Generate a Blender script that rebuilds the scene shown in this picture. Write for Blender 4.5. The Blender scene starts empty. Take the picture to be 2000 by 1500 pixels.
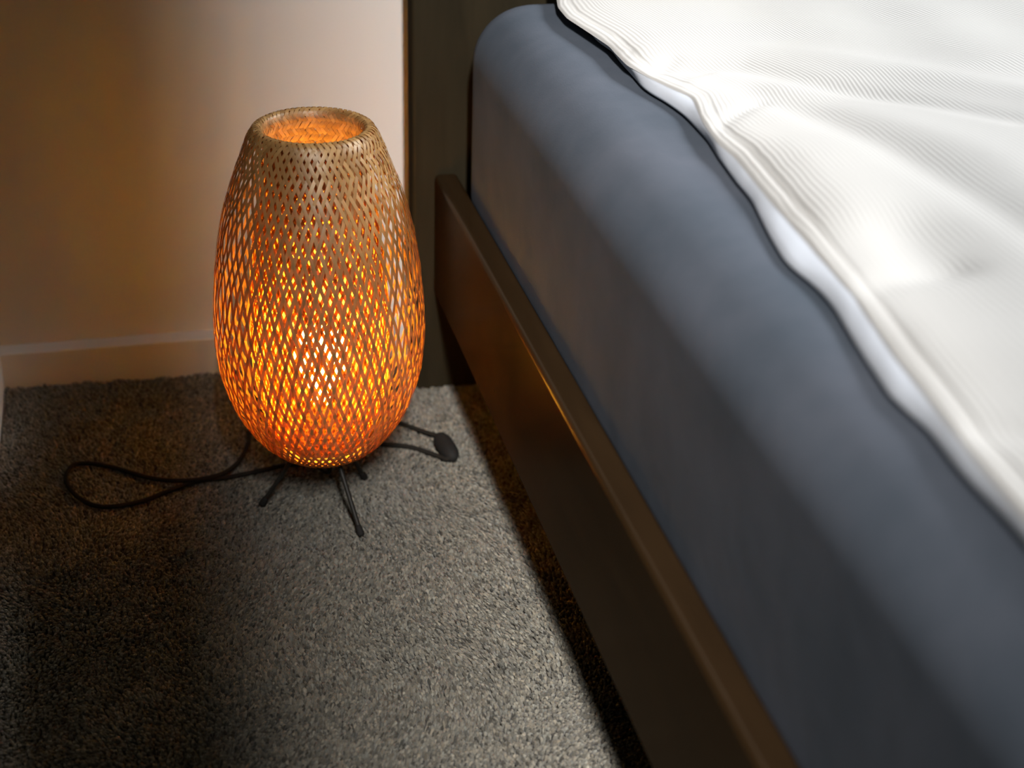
import bpy, bmesh, math, random
import numpy as np
from mathutils import Matrix, Vector

random.seed(4)
rng = np.random.default_rng(11)
scene = bpy.context.scene
col = scene.collection

# ------------------------------------------------------------------ camera
def make_camera():
    yaw, pitch, roll = (math.radians(a) for a in (14.213, 28.010, 1.746))
    fw = Vector((math.sin(yaw)*math.cos(pitch), math.cos(yaw)*math.cos(pitch), -math.sin(pitch)))
    rt = Vector((math.cos(yaw), -math.sin(yaw), 0))
    up = rt.cross(fw)
    r2 = math.cos(roll)*rt + math.sin(roll)*up
    u2 = -math.sin(roll)*rt + math.cos(roll)*up
    cd = bpy.data.cameras.new('camera')
    cd.sensor_width = 36.0
    cd.lens = 3000/2000*36.0
    cd.clip_start = 0.02
    cd.dof.use_dof = True
    cd.dof.focus_distance = 1.53
    cd.dof.aperture_fstop = 3.6
    co = bpy.data.objects.new('camera', cd)
    m = Matrix((r2, u2, -fw)).transposed().to_4x4()
    m.translation = Vector((-.1587, -1.4536, .9345))
    co.matrix_world = m
    col.objects.link(co)
    scene.camera = co
make_camera()

# ------------------------------------------------------------------ world, daylight, exposure
world = bpy.data.worlds.new('world')
scene.world = world
world.use_nodes = True
bg = world.node_tree.nodes['Background']
bg.inputs['Color'].default_value = (1.0, .96, .72, 1)
bg.inputs['Strength'].default_value = 0.010

def area(name, loc, target, sx, sy, power, color, spread=180):
    ld = bpy.data.lights.new(name, 'AREA')
    ld.shape = 'RECTANGLE'; ld.size = sx; ld.size_y = sy
    ld.energy = power; ld.color = color
    ld.spread = math.radians(spread)
    lo = bpy.data.objects.new(name, ld)
    lo.location = loc
    lo.rotation_euler = (Vector(target)-Vector(loc)).to_track_quat('-Z', 'Y').to_euler()
    col.objects.link(lo)
    return lo
area('rear_window_daylight', (-.24, -3.0, 2.7), (.10, -.1, .3), .20, .8, 122, (1.0, .96, .93), 120)
area('side_window_daylight', (1.70, -.80, 1.55), (.53, -.80, .5), 2.2, .45, 9.0, (.97, .98, 1.0), 36)

vs = scene.view_settings
vs.view_transform = 'Standard'
vs.look = 'None'
vs.exposure = 0.0
vs.gamma = 1.0
vs.use_curve_mapping = False

# ------------------------------------------------------------------ material helpers
def new_mat(name):
    m = bpy.data.materials.new(name); m.use_nodes = True
    nt = m.node_tree; nt.nodes.clear()
    out = nt.nodes.new('ShaderNodeOutputMaterial')
    return m, nt, out
def N(nt, kind, **kw):
    n = nt.nodes.new('ShaderNode'+kind)
    for k, v in kw.items():
        if k.startswith('i_'):
            n.inputs[k[2:].replace('_', ' ')].default_value = v
        else:
            setattr(n, k, v)
    return n
def L(nt, a, ao, b, bi): nt.links.new(a.outputs[ao], b.inputs[bi])
def principled(name, color, rough=.6, spec=.5, noise=None, bump=None, **extra):
    m, nt, out = new_mat(name)
    p = N(nt, 'BsdfPrincipled')
    p.inputs['Base Color'].default_value = (*color, 1)
    p.inputs['Roughness'].default_value = rough
    p.inputs['Specular IOR Level'].default_value = spec
    for k, v in extra.items(): p.inputs[k.replace('_', ' ')].default_value = v
    tc = N(nt, 'TexCoord')
    if noise:
        sc, amt, stretch = noise
        mp = N(nt, 'Mapping'); mp.inputs['Scale'].default_value = stretch
        nz = N(nt, 'TexNoise', i_Scale=sc, i_Detail=6.0, i_Roughness=.6)
        L(nt, tc, 'Object', mp, 'Vector'); L(nt, mp, 'Vector', nz, 'Vector')
        mx = N(nt, 'MixRGB')
        mx.inputs['Color1'].default_value = (*[c*(1-amt) for c in color], 1)
        mx.inputs['Color2'].default_value = (*[min(1, c*(1+amt)) for c in color], 1)
        L(nt, nz, 'Fac', mx, 'Fac'); L(nt, mx, 'Color', p, 'Base Color')
    if bump:
        sc, st, dist = bump
        bz = N(nt, 'TexNoise', i_Scale=sc, i_Detail=4.0)
        L(nt, tc, 'Object', bz, 'Vector')
        bp = N(nt, 'Bump', i_Strength=st, i_Distance=dist)
        L(nt, bz, 'Fac', bp, 'Height'); L(nt, bp, 'Normal', p, 'Normal')
    L(nt, p, 'BSDF', out, 'Surface')
    return m

def oiled_wood(name, color, gloss, rough, stretch):
    m, nt, out = new_mat(name)
    tc = N(nt, 'TexCoord'); mp = N(nt, 'Mapping'); mp.inputs['Scale'].default_value = stretch
    nz = N(nt, 'TexNoise', i_Scale=7.0, i_Detail=6.0, i_Roughness=.6)
    L(nt, tc, 'Object', mp, 'Vector'); L(nt, mp, 'Vector', nz, 'Vector')
    mx = N(nt, 'MixRGB')
    mx.inputs['Color1'].default_value = (*[c*.55 for c in color], 1)
    mx.inputs['Color2'].default_value = (*[c*1.45 for c in color], 1)
    L(nt, nz, 'Fac', mx, 'Fac')
    bp = N(nt, 'Bump', i_Strength=.05, i_Distance=.0008); L(nt, nz, 'Fac', bp, 'Height')
    d = N(nt, 'BsdfDiffuse'); L(nt, mx, 'Color', d, 'Color')
    g = N(nt, 'BsdfGlossy'); g.inputs['Roughness'].default_value = rough; g.inputs['Color'].default_value = (1, .9, .75, 1)
    L(nt, bp, 'Normal', g, 'Normal')
    s1 = N(nt, 'MixShader'); s1.inputs['Fac'].default_value = gloss
    L(nt, d, 'BSDF', s1, 1); L(nt, g, 'BSDF', s1, 2); L(nt, s1, 'Shader', out, 'Surface')
    return m

# ------------------------------------------------------------------ mesh helpers
def link(name, me, mat, parent=None, smooth=True):
    o = bpy.data.objects.new(name, me); col.objects.link(o)
    if mat and not me.materials: me.materials.append(mat)
    if smooth: me.shade_smooth()
    if parent: o.parent = parent
    return o
def mesh_from(name, verts, faces):
    me = bpy.data.meshes.new(name); me.from_pydata([tuple(v) for v in verts], [], faces); me.update()
    return me
def box_mesh(name, x0, x1, y0, y1, z0, z1, bevel=0, seg=3):
    bm = bmesh.new(); bmesh.ops.create_cube(bm, size=1)
    for v in bm.verts:
        v.co = Vector((x0+(v.co.x+.5)*(x1-x0), y0+(v.co.y+.5)*(y1-y0), z0+(v.co.z+.5)*(z1-z0)))
    if bevel: bmesh.ops.bevel(bm, geom=bm.edges[:], offset=bevel, segments=seg, profile=.5, affect='EDGES', clamp_overlap=True)
    me = bpy.data.meshes.new(name); bm.to_mesh(me); bm.free()
    return me
def box(name, b, mat, parent=None, bevel=0, seg=3):
    me = box_mesh(name, *b, bevel=bevel, seg=seg)
    o = link(name, me, mat, parent, smooth=bool(bevel))
    if bevel:
        md = o.modifiers.new('wn', 'WEIGHTED_NORMAL'); md.keep_sharp = False
    return o
def lathe(name, prof, mat, parent=None, seg=48):
    """prof: list of (r, z)"""
    V, F = [], []
    for r, z in prof:
        for i in range(seg):
            a = 2*math.pi*i/seg; V.append((r*math.cos(a), r*math.sin(a), z))
    for j in range(len(prof)-1):
        for i in range(seg):
            k = (i+1) % seg
            F.append((j*seg+i, j*seg+k, (j+1)*seg+k, (j+1)*seg+i))
    if prof[0][0] > 1e-4: F.append(tuple(range(seg-1, -1, -1)))
    if prof[-1][0] > 1e-4: F.append(tuple((len(prof)-1)*seg+i for i in range(seg)))
    return link(name, mesh_from(name, V, F), mat, parent)
def catmull(P, n):
    P = np.asarray(P, float); tt = np.linspace(0, len(P)-1, n)
    i = np.clip(tt.astype(int), 0, len(P)-2); u = (tt-i)[:, None]
    p = lambda k: P[np.clip(k, 0, len(P)-1)]
    p0, p1, p2, p3 = p(i-1), p(i), p(i+1), p(i+2)
    return .5*(2*p1+(p2-p0)*u+(2*p0-5*p1+4*p2-p3)*u**2+(3*p1-p0-3*p2+p3)*u**3)
def tube(name, path, rad, mat, parent=None, seg=10):
    P = np.asarray(path, float); n = len(P)
    rad = np.broadcast_to(rad, (n,))
    T = np.gradient(P, axis=0); T /= np.linalg.norm(T, axis=1)[:, None]
    nrm = np.cross(T[0], (0.31, .2, .93)); nrm /= np.linalg.norm(nrm)
    V, F = [], []
    for k in range(n):
        nrm = nrm - T[k]*(nrm@T[k]); nrm /= np.linalg.norm(nrm)
        b = np.cross(T[k], nrm)
        for i in range(seg):
            a = 2*math.pi*i/seg
            V.append(P[k]+rad[k]*(math.cos(a)*nrm+math.sin(a)*b))
    for k in range(n-1):
        for i in range(seg):
            j = (i+1) % seg
            F.append((k*seg+i, k*seg+j, (k+1)*seg+j, (k+1)*seg+i))
    F.append(tuple(range(seg-1, -1, -1))); F.append(tuple((n-1)*seg+i for i in range(seg)))
    return link(name, mesh_from(name, V, F), mat, parent)
def empty(name, loc=(0, 0, 0)):
    o = bpy.data.objects.new(name, None); o.location = loc; o.empty_display_size = .1
    col.objects.link(o); return o
def tag(o, label=None, cat=None, group=None, kind=None):
    if label: o['label'] = label
    if cat: o['category'] = cat
    if group: o['group'] = group
    if kind: o['kind'] = kind
    return o

# ------------------------------------------------------------------ materials
M = {}
M['wall'] = principled('painted_plaster', (.68, .645, .61), .85, .2, noise=(3, .02, (1, 1, 1)), bump=(420, .12, .0006))
M['skirting'] = principled('white_gloss_paint', (.70, .66, .62), .5, .3, bump=(60, .05, .0006))
M['blocker'] = principled('dark_light_blocker', (.06, .045, .03), .6, .2, noise=(6, .4, (8, 8, 1)))  # for the added rear light blockers, dark so they bounce little light
M['bounce_cut'] = principled('dark_low_bounce_paint', (.07, .068, .045), .85, .15, bump=(420, .12, .0006))  # side wall colour darkened on purpose to hold back bounced light
M['ceiling'] = principled('ceiling_paint', (.7, .69, .66), .9, .2)
M['wood'] = oiled_wood('dark_walnut', (.022, .012, .005), .05, .22, (6, 1, 6))
M['headwood'] = oiled_wood('dark_headboard_veneer', (.020, .016, .009), .012, .45, (8, 8, 1))
M['metal'] = principled('black_lacquered_metal', (.018, .016, .013), .5, .4)
M['rubber'] = principled('black_rubber', (.012, .011, .010), .8, .3)
M['cord'] = principled('black_textile_cord', (.016, .014, .011), .9, .2)
M['board'] = principled('pine_slat', (.45, .33, .20), .7, .3, noise=(5, .2, (1, 8, 8)))
M['hoop'] = principled('bamboo_hoop', (.42, .26, .11), .6, .3)
M['brass'] = principled('socket_plastic', (.03, .028, .025), .5, .4)
M['fitted'] = principled('duvet_back_cotton', (.58, .62, .68), .9, .15, bump=(90, .12, .0015))

def velvet():
    m, nt, out = new_mat('blue_grey_velvet')
    tc = N(nt, 'TexCoord')
    nz = N(nt, 'TexNoise', i_Scale=9.0, i_Detail=5.0, i_Roughness=.6)
    L(nt, tc, 'Object', nz, 'Vector')
    mx = N(nt, 'MixRGB')
    mx.inputs['Color1'].default_value = (.046, .063, .082, 1)
    mx.inputs['Color2'].default_value = (.118, .129, .158, 1)
    L(nt, nz, 'Fac', mx, 'Fac')
    p = N(nt, 'BsdfPrincipled')
    L(nt, mx, 'Color', p, 'Base Color')
    p.inputs['Roughness'].default_value = .85
    p.inputs['Specular IOR Level'].default_value = .15
    p.inputs['Sheen Weight'].default_value = .0
    p.inputs['Sheen Roughness'].default_value = .45
    p.inputs['Sheen Tint'].default_value = (.72, .75, .88, 1)
    n2 = N(nt, 'TexNoise', i_Scale=700.0, i_Detail=2.0)
    L(nt, tc, 'Object', n2, 'Vector')
    n3 = N(nt, 'TexNoise', i_Scale=22.0, i_Detail=3.0)
    L(nt, tc, 'Object', n3, 'Vector')
    b1 = N(nt, 'Bump', i_Strength=.25, i_Distance=.001); L(nt, n2, 'Fac', b1, 'Height')
    b2 = N(nt, 'Bump', i_Strength=.10, i_Distance=.006); L(nt, n3, 'Fac', b2, 'Height'); L(nt, b1, 'Normal', b2, 'Normal')
    L(nt, b2, 'Normal', p, 'Normal')
    L(nt, p, 'BSDF', out, 'Surface')
    return m
M['velvet'] = velvet()

def duvet_fabric():
    m, nt, out = new_mat('ribbed_white_cotton')
    uv = N(nt, 'UVMap')
    sp = N(nt, 'SeparateXYZ'); L(nt, uv, 'UV', sp, 'Vector')
    nz = N(nt, 'TexNoise', i_Scale=14.0, i_Detail=2.0); L(nt, uv, 'UV', nz, 'Vector')
    md = N(nt, 'Math', operation='MULTIPLY_ADD'); L(nt, nz, 'Fac', md, 0); md.inputs[1].default_value = .006; L(nt, sp, 'X', md, 2)
    ml = N(nt, 'Math', operation='MULTIPLY'); L(nt, md, 'Value', ml, 0); ml.inputs[1].default_value = 2*math.pi/.0046
    sn = N(nt, 'Math', operation='SINE'); L(nt, ml, 'Value', sn, 0)
    ma = N(nt, 'MapRange', i_From_Min=-1.0, i_From_Max=1.0); L(nt, sn, 'Value', ma, 'Value')
    mx = N(nt, 'MixRGB')
    mx.inputs['Color1'].default_value = (.555, .55, .53, 1)
    mx.inputs['Color2'].default_value = (.645, .64, .615, 1)
    L(nt, ma, 'Result', mx, 'Fac')
    p = N(nt, 'BsdfPrincipled'); L(nt, mx, 'Color', p, 'Base Color')
    p.inputs['Roughness'].default_value = .9
    p.inputs['Specular IOR Level'].default_value = .12
    p.inputs['Sheen Weight'].default_value = .15
    bp = N(nt, 'Bump', i_Strength=.3, i_Distance=.0010); L(nt, ma, 'Result', bp, 'Height')
    L(nt, bp, 'Normal', p, 'Normal'); L(nt, p, 'BSDF', out, 'Surface')
    return m
M['duvet'] = duvet_fabric()

def bamboo():
    m, nt, out = new_mat('bamboo_strip')
    oi = N(nt, 'ObjectInfo')
    uv = N(nt, 'UVMap')
    ad = N(nt, 'VectorMath', operation='ADD'); L(nt, uv, 'UV', ad, 0)
    cx = N(nt, 'CombineXYZ'); ms = N(nt, 'Math', operation='MULTIPLY'); L(nt, oi, 'Random', ms, 0); ms.inputs[1].default_value = 37.0
    L(nt, ms, 'Value', cx, 'Y'); L(nt, cx, 'Vector', ad, 1)
    mp = N(nt, 'Mapping'); mp.inputs['Scale'].default_value = (900, 14, 1); L(nt, ad, 'Vector', mp, 'Vector')
    nz = N(nt, 'TexNoise', i_Scale=1.0, i_Detail=3.0); L(nt, mp, 'Vector', nz, 'Vector')
    mm = N(nt, 'Math', operation='MULTIPLY_ADD'); L(nt, oi, 'Random', mm, 0); mm.inputs[1].default_value = .55; 
    hl = N(nt, 'Math', operation='MULTIPLY'); L(nt, nz, 'Fac', hl, 0); hl.inputs[1].default_value = .5
    L(nt, hl, 'Value', mm, 2)
    c1 = N(nt, 'MixRGB'); c1.inputs['Color1'].default_value = (.15, .066, .014, 1); c1.inputs['Color2'].default_value = (.44, .255, .088, 1)
    L(nt, mm, 'Value', c1, 'Fac')
    c2 = N(nt, 'MixRGB'); c2.inputs['Color1'].default_value = (.85, .10, .002, 1); c2.inputs['Color2'].default_value = (.95, .17, .004, 1)
    L(nt, mm, 'Value', c2, 'Fac')
    d = N(nt, 'BsdfDiffuse'); L(nt, c1, 'Color', d, 'Color')
    t = N(nt, 'BsdfTranslucent'); L(nt, c2, 'Color', t, 'Color')
    g = N(nt, 'BsdfGlossy'); g.inputs['Roughness'].default_value = .45; g.inputs['Color'].default_value = (.9, .85, .75, 1)
    s1 = N(nt, 'MixShader'); s1.inputs['Fac'].default_value = .070
    L(nt, d, 'BSDF', s1, 1); L(nt, t, 'BSDF', s1, 2)
    s2 = N(nt, 'MixShader'); s2.inputs['Fac'].default_value = .07
    L(nt, s1, 'Shader', s2, 1); L(nt, g, 'BSDF', s2, 2)
    L(nt, s2, 'Shader', out, 'Surface')
    return m
M['bamboo'] = bamboo()

def bulb_glow():
    m, nt, out = new_mat('glowing_frosted_glass')
    e = N(nt, 'Emission'); e.inputs['Color'].default_value = (1.0, .50, .035, 1); e.inputs['Strength'].default_value = 235
    L(nt, e, 'Emission', out, 'Surface'); return m
M['bulb'] = bulb_glow()

def carpet_mat():
    m, nt, out = new_mat('carpet_yarn')
    at = N(nt, 'Attribute'); at.attribute_name = 'yarn'
    p = N(nt, 'BsdfPrincipled'); L(nt, at, 'Color', p, 'Base Color')
    p.inputs['Roughness'].default_value = .9; p.inputs['Specular IOR Level'].default_value = .15
    p.inputs['Sheen Weight'].default_value = .25
    L(nt, p, 'BSDF', out, 'Surface'); return m
M['yarn'] = carpet_mat()
M['backing'] = principled('carpet_backing', (.20, .185, .15), .95, .1, noise=(260, .5, (1, 1, 1)), bump=(330, 1.0, .006))

# ------------------------------------------------------------------ the room
WALL_Y, LEFT_X = .384, -.390
floor = tag(box('floor', (-3.0, 4.0, -4.5, WALL_Y+.1, -.12, -.009), M['backing']), 'grey-beige cut pile carpet floor of the bedroom', kind='structure')
tag(box('wall_back', (-3.0, 4.0, WALL_Y, WALL_Y+.12, -.1, 2.5), M['wall']), 'off-white painted wall behind the lamp and headboard', kind='structure')
tag(box('wall_left', (LEFT_X-.12, LEFT_X, -1.0, WALL_Y, -.1, 2.5), M['bounce_cut']), 'side wall at the left corner, coloured dark to cut bounce light', kind='structure')
tag(box('rear_light_blocker', (-3.0, -.136, -2.02, -1.90, -.1, 2.9), M['blocker']), 'added dark light blocker behind the viewer, shading the left side', kind='structure')  # unseen, added to block the rear light and keep the left side dark
tag(box('rear_light_blocker', (-.004, 4.0, -2.02, -1.90, -.1, 2.9), M['blocker']), 'added dark light blocker behind the viewer, trimming the rear light on the bed side', kind='structure')  # unseen second blocker, added to narrow the rear light to a slit
tag(box('baseboard_back', (LEFT_X, 2.2, .356, WALL_Y, -.02, .047), M['skirting'], bevel=.0025), 'white painted skirting along the wall behind the lamp', kind='structure')
tag(box('baseboard_left', (LEFT_X, LEFT_X+.028, -1.0, .356, -.02, .047), M['skirting'], bevel=.0025), 'white painted skirting on the side wall', kind='structure')

# carpet pile
def carpet_pile():
    x0, x1, y0, y1 = -.360, .46, -.80, .355
    n = int((x1-x0)*(y1-y0)*150000)
    nx = int(math.sqrt(n*(x1-x0)/(y1-y0))); ny = int(n/nx)
    gx, gy = np.meshgrid((np.arange(nx)+.5)/nx, (np.arange(ny)+.5)/ny)
    X = x0+(gx.ravel()+rng.uniform(-.6, .6, nx*ny)/nx)*(x1-x0)
    Y = y0+(gy.ravel()+rng.uniform(-.6, .6, nx*ny)/ny)*(y1-y0)
    X = np.clip(X, x0+.002, x1); Y = np.clip(Y, y0, y1-.002)
    n = len(X)
    def field(seed, freqs):
        r = np.random.default_rng(seed); s = np.zeros(n)
        for f, a in freqs:
            for _ in range(5):
                th = r.uniform(0, 6.28); k = f*r.uniform(.7, 1.4)
                s += a*np.sin(k*(X*math.cos(th)+Y*math.sin(th))+r.uniform(0, 6.28))
        return s/math.sqrt(5/2)
    lx = .26*field(1, [(11, 1.1), (30, .8), (90, .5)])+rng.normal(0, .22, n)
    ly = .26*field(2, [(11, 1.1), (30, .8), (90, .5)])+rng.normal(0, .22, n)
    h = .0088+.0009*field(3, [(40, .6), (150, .8)])+rng.normal(0, .0009, n)
    rot = rng.uniform(0, 6.28, n); w = .00125*rng.uniform(.75, 1.3, n)
    V = np.zeros((n, 9, 3))
    for k in range(4):
        a = rot+k*math.pi/2
        V[:, k] = np.stack([X+.6*w*np.cos(a), Y+.6*w*np.sin(a), np.full(n, -.0092)], -1)
        a2 = a+.5
        V[:, 4+k] = np.stack([X+lx*h*.6+1.4*w*np.cos(a2), Y+ly*h*.6+1.4*w*np.sin(a2), -.009+h*.80], -1)
    V[:, 8] = np.stack([X+lx*h*.8, Y+ly*h*.8, -.009+h*1.0], -1)
    V[:, :, 1] = np.minimum(V[:, :, 1], .356); V[:, :, 0] = np.maximum(V[:, :, 0], -.362)
    T = []
    for k in range(4):
        j = (k+1) % 4
        T += [(k, j, 4+j), (k, 4+j, 4+k), (4+k, 4+j, 8)]
    T = np.array(T)
    F = (T[None]+(np.arange(n)*9)[:, None, None]).reshape(-1, 3)
    me = bpy.data.meshes.new('carpet_pile')
    me.vertices.add(n*9); me.vertices.foreach_set('co', V.reshape(-1).astype(np.float32))
    nf = len(F)
    me.loops.add(nf*3); me.loops.foreach_set('vertex_index', F.reshape(-1).astype(np.int32))
    me.polygons.add(nf); me.polygons.foreach_set('loop_start', (np.arange(nf)*3).astype(np.int32))
    me.polygons.foreach_set('loop_total', np.full(nf, 3, np.int32))
    me.update(calc_edges=True)
    at = me.color_attributes.new('yarn', 'FLOAT_COLOR', 'POINT')
    tone = np.clip(rng.normal(1, .40, n), .3, 2.3)
    warm = rng.normal(0, .03, n)
    base = np.stack([.152*tone*(1+warm), .142*tone, .114*tone*(1-warm), np.ones(n)], -1)
    at.data.foreach_set('color', np.repeat(base[:, None], 9, 1).reshape(-1).astype(np.float32))
    o = link('carpet_pile', me, M['yarn'])
    tag(o, 'dense grey-beige cut pile of the carpet', 'carpet', kind='stuff')
carpet_pile()

# ------------------------------------------------------------------ bed
bed = tag(empty('bed', (.95, -.75, 0)), 'dark wooden platform bed with plain headboard and side rails', 'bed')
def bedpart(o):
    o.parent = bed; o.matrix_parent_inverse = Matrix.Translation(-bed.location); return o
bedpart(box('headboard', (.145, 1.80, .260, .293, -.004, 1.05), M['headwood'], bevel=.004))
bedpart(box('side_rail', (.171, .199, -1.80, .2605, .133, .290), M['wood'], bevel=.006, seg=4))
bedpart(box('side_rail', (1.746, 1.774, -1.80, .2605, .133, .290), M['wood'], bevel=.006, seg=4))
bedpart(box('foot_rail', (.199, 1.746, -1.80, -1.772, .133, .290), M['wood'], bevel=.006, seg=4))
slat = box_mesh('slat', .199, 1.746, -.045, .045, .237, .255)
for i in range(14):
    o = link('slat', slat, M['board'], smooth=False); bedpart(o)
    o.location = (0, .17-.143*i, 0)
bedpart(box('centre_beam', (.95, .99, -1.77, .26, .17, .237), M['board']))
leg = box_mesh('leg', -.035, .035, -.035, .035, -.004, .237, bevel=.004)
for x, y in ((.50, -1.55), (1.45, -1.55), (.97, -.75)):
    o = link('leg', leg, M['wood']); bedpart(o); o.location = (x, y, 0)

# mattress
def mattress():
    bm = bmesh.new(); bmesh.ops.create_cube(bm, size=1)
    x0, x1, y0, y1, z0, z1 = .2005, 1.7445, -1.770, .254, .2555, .505
    for v in bm.verts:
        v.co = Vector((x0+(v.co.x+.5)*(x1-x0), y0+(v.co.y+.5)*(y1-y0), z0+(v.co.z+.5)*(z1-z0)))
    vert = [e for e in bm.edges if abs(e.verts[0].co.z-e.verts[1].co.z) > .1]
    bmesh.ops.bevel(bm, geom=vert, offset=.075, segments=10, profile=.5, affect='EDGES')
    top = [e for e in bm.edges if all(abs(v.co.z-z1) < 1e-4 for v in e.verts)]
    bmesh.ops.bevel(bm, geom=top, offset=.062, segments=12, profile=.5, affect='EDGES')
    bot = [e for e in bm.edges if all(abs(v.co.z-z0) < 1e-4 for v in e.verts)]
    bmesh.ops.bevel(bm, geom=bot, offset=.03, segments=6, profile=.5, affect='EDGES')
    me = bpy.data.meshes.new('mattress'); bm.to_mesh(me); bm.free()
    o = link('mattress', me, M['velvet'])
    o.modifiers.new('wn', 'WEIGHTED_NORMAL')
    tag(o, 'thick mattress in blue-grey velvet with rounded edges in the bed frame', 'mattress')
mattress()

# duvet
HEM = [(0.2965, 0.235), (0.2945, 0.2), (0.2925, 0.1833), (0.282, 0.1353), (0.2797, 0.0909), (0.2877, 0.0293), (0.2934, -0.019), (0.2921, -0.0462), (0.2916, -0.0848), (0.2993, -0.1245), (0.3095, -0.1613), (0.3181, -0.189), (0.3173, -0.2024), (0.306, -0.2571), (0.2997, -0.3099), (0.3011, -0.3481), (0.2934, -0.4391), (0.2863, -0.5517), (0.2825, -0.6155), (0.269, -0.7067), (0.2661, -0.746), (0.2583, -0.8215), (0.254, -0.8823), (0.258, -1.1), (0.265, -1.4), (0.26, -1.68)]
LOW = [(0.3015, 0.235), (0.3005, 0.12), (0.2995, 0.0683), (0.296, 0.0239), (0.3026, 0.0004), (0.2981, -0.0443), (0.2967, -0.0955), (0.2941, -0.1358), (0.301, -0.1602), (0.3069, -0.2076), (0.3067, -0.222), (0.304, -0.2887), (0.2995, -0.31), (0.2905, -0.396), (0.2917, -0.4096), (0.2777, -0.4816), (0.2687, -0.5397), (0.274, -0.5748), (0.2733, -0.608), (0.2621, -0.6745), (0.253, -0.7434), (0.2579, -0.7598), (0.2572, -0.7865), (0.2537, -0.8112), (0.2534, -0.8457), (0.2543, -0.8733), (0.2523, -0.8895), (0.255, -1.1), (0.26, -1.4), (0.255, -1.68)]
def duvet():
    ys = np.linspace(.235, -1.68, 420)
    def interp(pl, k):
        p = np.array(pl)[::-1]; x = np.interp(ys, p[:, 1], p[:, 0])
        xx = np.pad(x, k, mode='edge'); return np.convolve(xx, np.ones(2*k+1)/(2*k+1), 'valid')
    xh = interp(HEM, 1); xl = interp(LOW, 4)
    us = np.concatenate([[0, .0012, .003, .006, .010, .0115, .013, .018, .025], np.linspace(.032, .5, 95), np.linspace(.52, 1.38, 40)])
    U, Yg = np.meshgrid(us, ys)
    X = xh[:, None]+U
    Z = .5175+.008*(1-np.exp(-U/.03))+.032*(1-np.exp(-U/.40))
    Z += .0015*np.clip(U/.002, 0, 1)                       # rolled hem
    Z -= .0009*np.exp(-((U-.0115)/.0012)**2)               # stitch line
    def crease(pts, w, a):
        nonlocal Z
        d = np.full(X.shape, 9.)
        for (ax, ay), (bx, by) in zip(pts[:-1], pts[1:]):
            vx, vy = bx-ax, by-ay; l2 = vx*vx+vy*vy
            t = np.clip(((X-ax)*vx+(Yg-ay)*vy)/l2, 0, 1)
            d = np.minimum(d, np.hypot(X-ax-t*vx, Yg-ay-t*vy))
        Z += .45*a*np.exp(-(d/w)**2)*np.clip(U/.02, 0, 1)
    crease([(.28, -.10), (.382, -.141), (.46, -.245), (.542, -.363)], .016, -.008)
    crease([(.30, -.06), (.41, -.10), (.52, -.20), (.62, -.34)], .03, .008)
    crease([(.373, -.201), (.402, -.37), (.424, -.496), (.439, -.60)], .02, -.008)
    crease([(.43, -.30), (.47, -.45), (.50, -.60)], .03, .007)
    crease([(.290, -.30), (.307, -.285), (.364, -.235)], .010, -.007)
    crease([(.330, -.33), (.345, -.40), (.335, -.48)], .05, .012)
    crease([(.352, -.55), (.349, -.60)], .028, -.010)
    crease([(.262, -.61), (.29, -.615), (.36, -.605)], .016, -.006)
    crease([(.30, -.70), (.36, -.75)], .05, .008)
    crease([(.262, -.80), (.285, -.812), (.33, -.83)], .014, -.007)
    crease([(.288, -.15), (.31, -.12), (.33, -.10)], .008, -.005)
    crease([(.284, -.075), (.30, -.06)], .006, -.004)
    crease([(.295, -.175), (.325, -.165), (.36, -.15)], .008, .004)
    r = np.random.default_rng(5)
    for _ in range(26):
        th = r.uniform(0, 3.14); k = r.uniform(12, 55)
        Z += .00035*(40/k)*np.sin(k*(X*math.cos(th)+Yg*math.sin(th))+r.uniform(0, 6.28))*np.clip(U/.04, 0, 1)
    Z -= .25*np.clip(U-1.24, 0, 1)**1.3
    Z = np.maximum(Z, .511)
    ny, nu = X.shape
    V = np.stack([X, Yg, Z], -1).reshape(-1, 3)
    F = [(i*nu+j, i*nu+j+1, (i+1)*nu+j+1, (i+1)*nu+j) for i in range(ny-1) for j in range(nu-1)]
    root = tag(empty('duvet', (.95, -.75, .505)), 'white ribbed cotton duvet with pale blue underside on the velvet mattress', 'duvet')
    inv = Matrix.Translation(-root.location)
    F = [tuple(reversed(f)) for f in F]
    me = mesh_from('cover_top', V, F)
    uvl = me.uv_layers.new(name='UVMap')
    li = np.empty(len(me.loops), np.int32); me.loops.foreach_get('vertex_index', li)
    UV = np.stack([U+np.clip(U-.03, 0, .25)*.9*(Yg+.45), Yg], -1).reshape(-1, 2)
    uvl.data.foreach_set('uv', UV[li].reshape(-1).astype(np.float32))
    o = link('cover_top', me, M['duvet'], root); o.matrix_parent_inverse = inv
    # underside: from the hem bulging out, down and tucked in on the mattress
    xm = np.minimum(xl, xh+.004)
    wob = .0005*np.sin(ys*60)+.0004*np.sin(ys*131+1)
    secs = [(xh+.006, .5185+0*ys), (xh+.001, .5180+0*ys), (xh*.66+xl*.34-.0005, .5160+wob*.5), (xh*.33+xl*.67-.0010, .5135+wob*.5), (xl-.0006, .5105+0*ys), (xl-.0006, .5085+0*ys), (xl+.002, .5065+0*ys), (xl+.012, .5058+0*ys), (xl+.06, .5056+0*ys), (xl+1.25, .5056+0*ys)]
    V = np.stack([np.stack([sx, ys, sz], -1) for sx, sz in secs], 1); k = len(secs)
    F = [(i*k+j, i*k+j+1, (i+1)*k+j+1, (i+1)*k+j) for i in range(ny-1) for j in range(k-1)]
    o = link('cover_underside', mesh_from('cover_underside', V.reshape(-1, 3), F), M['fitted'], root); o.matrix_parent_inverse = inv
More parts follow.
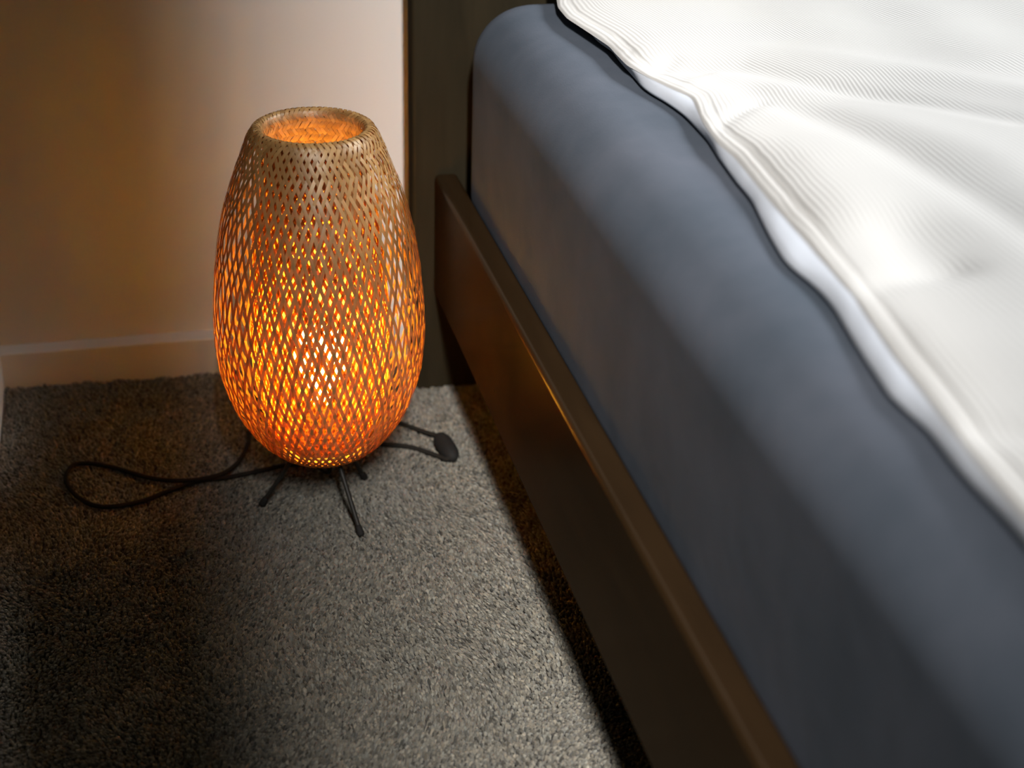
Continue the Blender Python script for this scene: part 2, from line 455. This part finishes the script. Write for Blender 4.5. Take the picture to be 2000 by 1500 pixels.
    o['label'] = 'pale blue-grey underside of the duvet cover'
duvet()

# ------------------------------------------------------------------ bamboo lamp
lamp = tag(empty('bamboo_lamp', (0, 0, 0)), 'lit egg-shaped woven bamboo lamp on three thin black legs beside the bed', 'lamp')
def build_lamp():
    shade = empty('shade'); shade.parent = lamp
    outer = [(.036, .078), (.050, .083), (.0625, .093), (.077, .110), (.0935, .140), (.1055, .180), (.1095, .230), (.1058, .285), (.0975, .340), (.0862, .380), (.0750, .410), (.0675, .430), (.0615, .4415), (.0565, .4455), (.0520, .4440), (.0497, .4390)]
    inner = [(.0490, .430), (.0505, .410), (.0560, .375), (.0640, .330), (.0700, .280), (.0725, .230), (.0710, .180), (.0630, .130), (.050, .098), (.040, .089)]
    n = 64; c = .0285; w = .0036
    P = catmull(outer+inner, 900)
    seg = np.linalg.norm(np.diff(P, axis=0), axis=1)
    s = np.concatenate([[0], np.cumsum(seg)])
    sa = np.clip(c/P[:, 0], 0, .82); tana = sa/np.sqrt(1-sa*sa)
    dphi = tana/P[:, 0]
    phi = np.concatenate([[0], np.cumsum((dphi[1:]+dphi[:-1])/2*seg)])
    idx = np.unique(np.searchsorted(s, np.linspace(0, s[-1], 210)).clip(0, 899))
    P, s, phi, sa = P[idx], s[idx], phi[idx], sa[idx]
    T2 = np.gradient(P, s, axis=0); T2 /= np.linalg.norm(T2, axis=1)[:, None]
    Nr, Nz = T2[:, 1], -T2[:, 0]              # outward normal of the meridian
    kap = phi*n/math.pi
    off = .00055*np.cos(math.pi/2*(kap-.5))
    ca = np.sqrt(1-sa*sa)
    meshes = []
    for sgn in (1, -1):
        V, F, UV = [], [], []
        for i in range(len(P)):
            a = sgn*phi[i]
            er = np.array([math.cos(a), math.sin(a), 0]); et = np.array([-math.sin(a), math.cos(a), 0]); ez = np.array([0, 0, 1.])
            nrm = Nr[i]*er+Nz[i]*ez; mer = T2[i, 0]*er+T2[i, 1]*ez
            side = ca[i]*et-sgn*sa[i]*mer
            ctr = P[i, 0]*er+P[i, 1]*ez+sgn*off[i]*nrm
            for q, t in enumerate((-.5, 0, .5)):
                V.append(ctr+side*w*t+nrm*(.00012 if q == 1 else 0)); UV.append((w*t, s[i]))
        for i in range(len(P)-1):
            for q in range(2):
                F.append((3*i+q, 3*i+q+1, 3*i+q+4, 3*i+q+3))
        me = mesh_from('strip', V, F); me.materials.append(M['bamboo']); me.shade_smooth()
        ul = me.uv_layers.new(name='UVMap')
        for l in me.loops: ul.data[l.index].uv = UV[l.vertex_index]
        meshes.append(me)
    for k in range(n):
        for me in meshes:
            o = bpy.data.objects.new('strip', me); col.objects.link(o); o.parent = shade
            o.rotation_euler.z = 2*math.pi*k/n+random.gauss(0, .010)
            sc = 1+random.gauss(0, .0022)
            o.scale = (sc, sc, 1)
    # bamboo hoops that stiffen the rim and the foot of the shade
    for r, z, t in ((.0540, .4395, .0030), (.0370, .0805, .0022)):
        a = np.linspace(0, 2*math.pi, 73)
        tube('hoop', np.stack([r*np.cos(a), r*np.sin(a), np.full(73, z)], -1), t, M['hoop'], shade, 8)
    lathe('base_plate', [(.001, .0775), (.034, .0775), (.036, .079), (.036, .083), (.034, .0845), (.001, .0845)], M['metal'], lamp)
    lathe('socket', [(.001, .0845), (.017, .0845), (.019, .088), (.019, .128), (.0165, .134), (.0145, .138), (.001, .138)], M['brass'], lamp, 32)
    lathe('bulb', [(.001, .137), (.0125, .137), (.0130, .150), (.0165, .160), (.0235, .172), (.0275, .184), (.0285, .194), (.0265, .206), (.0205, .2165), (.011, .2225), (.001, .2243)], M['bulb'], lamp, 24)['label'] = 'glowing warm frosted light bulb'
    for ang in (167, -66, 45):
        a = math.radians(ang); d = np.array([math.cos(a), math.sin(a), 0])
        p0 = d*.026+np.array([0, 0, .079]); p1 = d*.0715+np.array([0, 0, .004])
        path = p0+(p1-p0)*np.linspace(0, 1, 9)[:, None]
        lg = tube('leg', path, .0026, M['metal'], lamp)
        path = p0+(p1-p0)*np.linspace(.88, 1.02, 6)[:, None]
        tube('rubber_foot', path, [.0026, .0034, .0038, .0040, .0040, .0034], M['rubber'], lg)
    zc = .0035
    path = [(.006, .004, .079), (.007, .02, .055), (.009, .05, .016), (-.004, .088, .0045), (-.0341, .0949, zc), (-.072, .087, zc), (-.1058, .0808, zc), (-.1379, .0745, .006), (-.1697, .0639, zc), (-.2039, .0465, zc), (-.2427, .0443, zc), (-.2676, .0675, zc), (-.2826, .108, zc), (-.2768, .139, zc), (-.2597, .1427, zc), (-.2309, .1279, zc), (-.1858, .0917, .005), (-.1465, .074, .0085), (-.1115, .0819, .0075), (-.0888, .1124, zc), (-.0735, .1541, zc), (-.065, .1966, zc), (-.03, .235, zc), (.04, .228, zc), (.09, .192, zc), (.1114, .1698, zc), (.1376, .1392, .005), (.152, .122, .007)]
    cord = tube('power_cord', catmull(path, 260), .0027, M['cord'], lamp, 8)
    path = [(.1555, .072, .007), (.150, .070, .006), (.140, .0855, zc), (.1136, .110, zc), (.0788, .124, zc), (.03, .150, zc), (-.01, .21, zc), (.02, .29, zc), (.09, .345, zc)]
    tube('power_cord', catmull(path, 110), .0027, M['cord'], lamp, 8)
    a = np.linspace(0, 1, 9); ax = np.array([.151, .124, .0075])+(np.array([.159, .066, .0075])-np.array([.151, .124, .0075]))*a[:, None]
    tube('cord_switch', ax, [.004, .0085, .0105, .011, .011, .011, .0105, .0085, .004], M['rubber'], lamp, 12)
build_lamp()
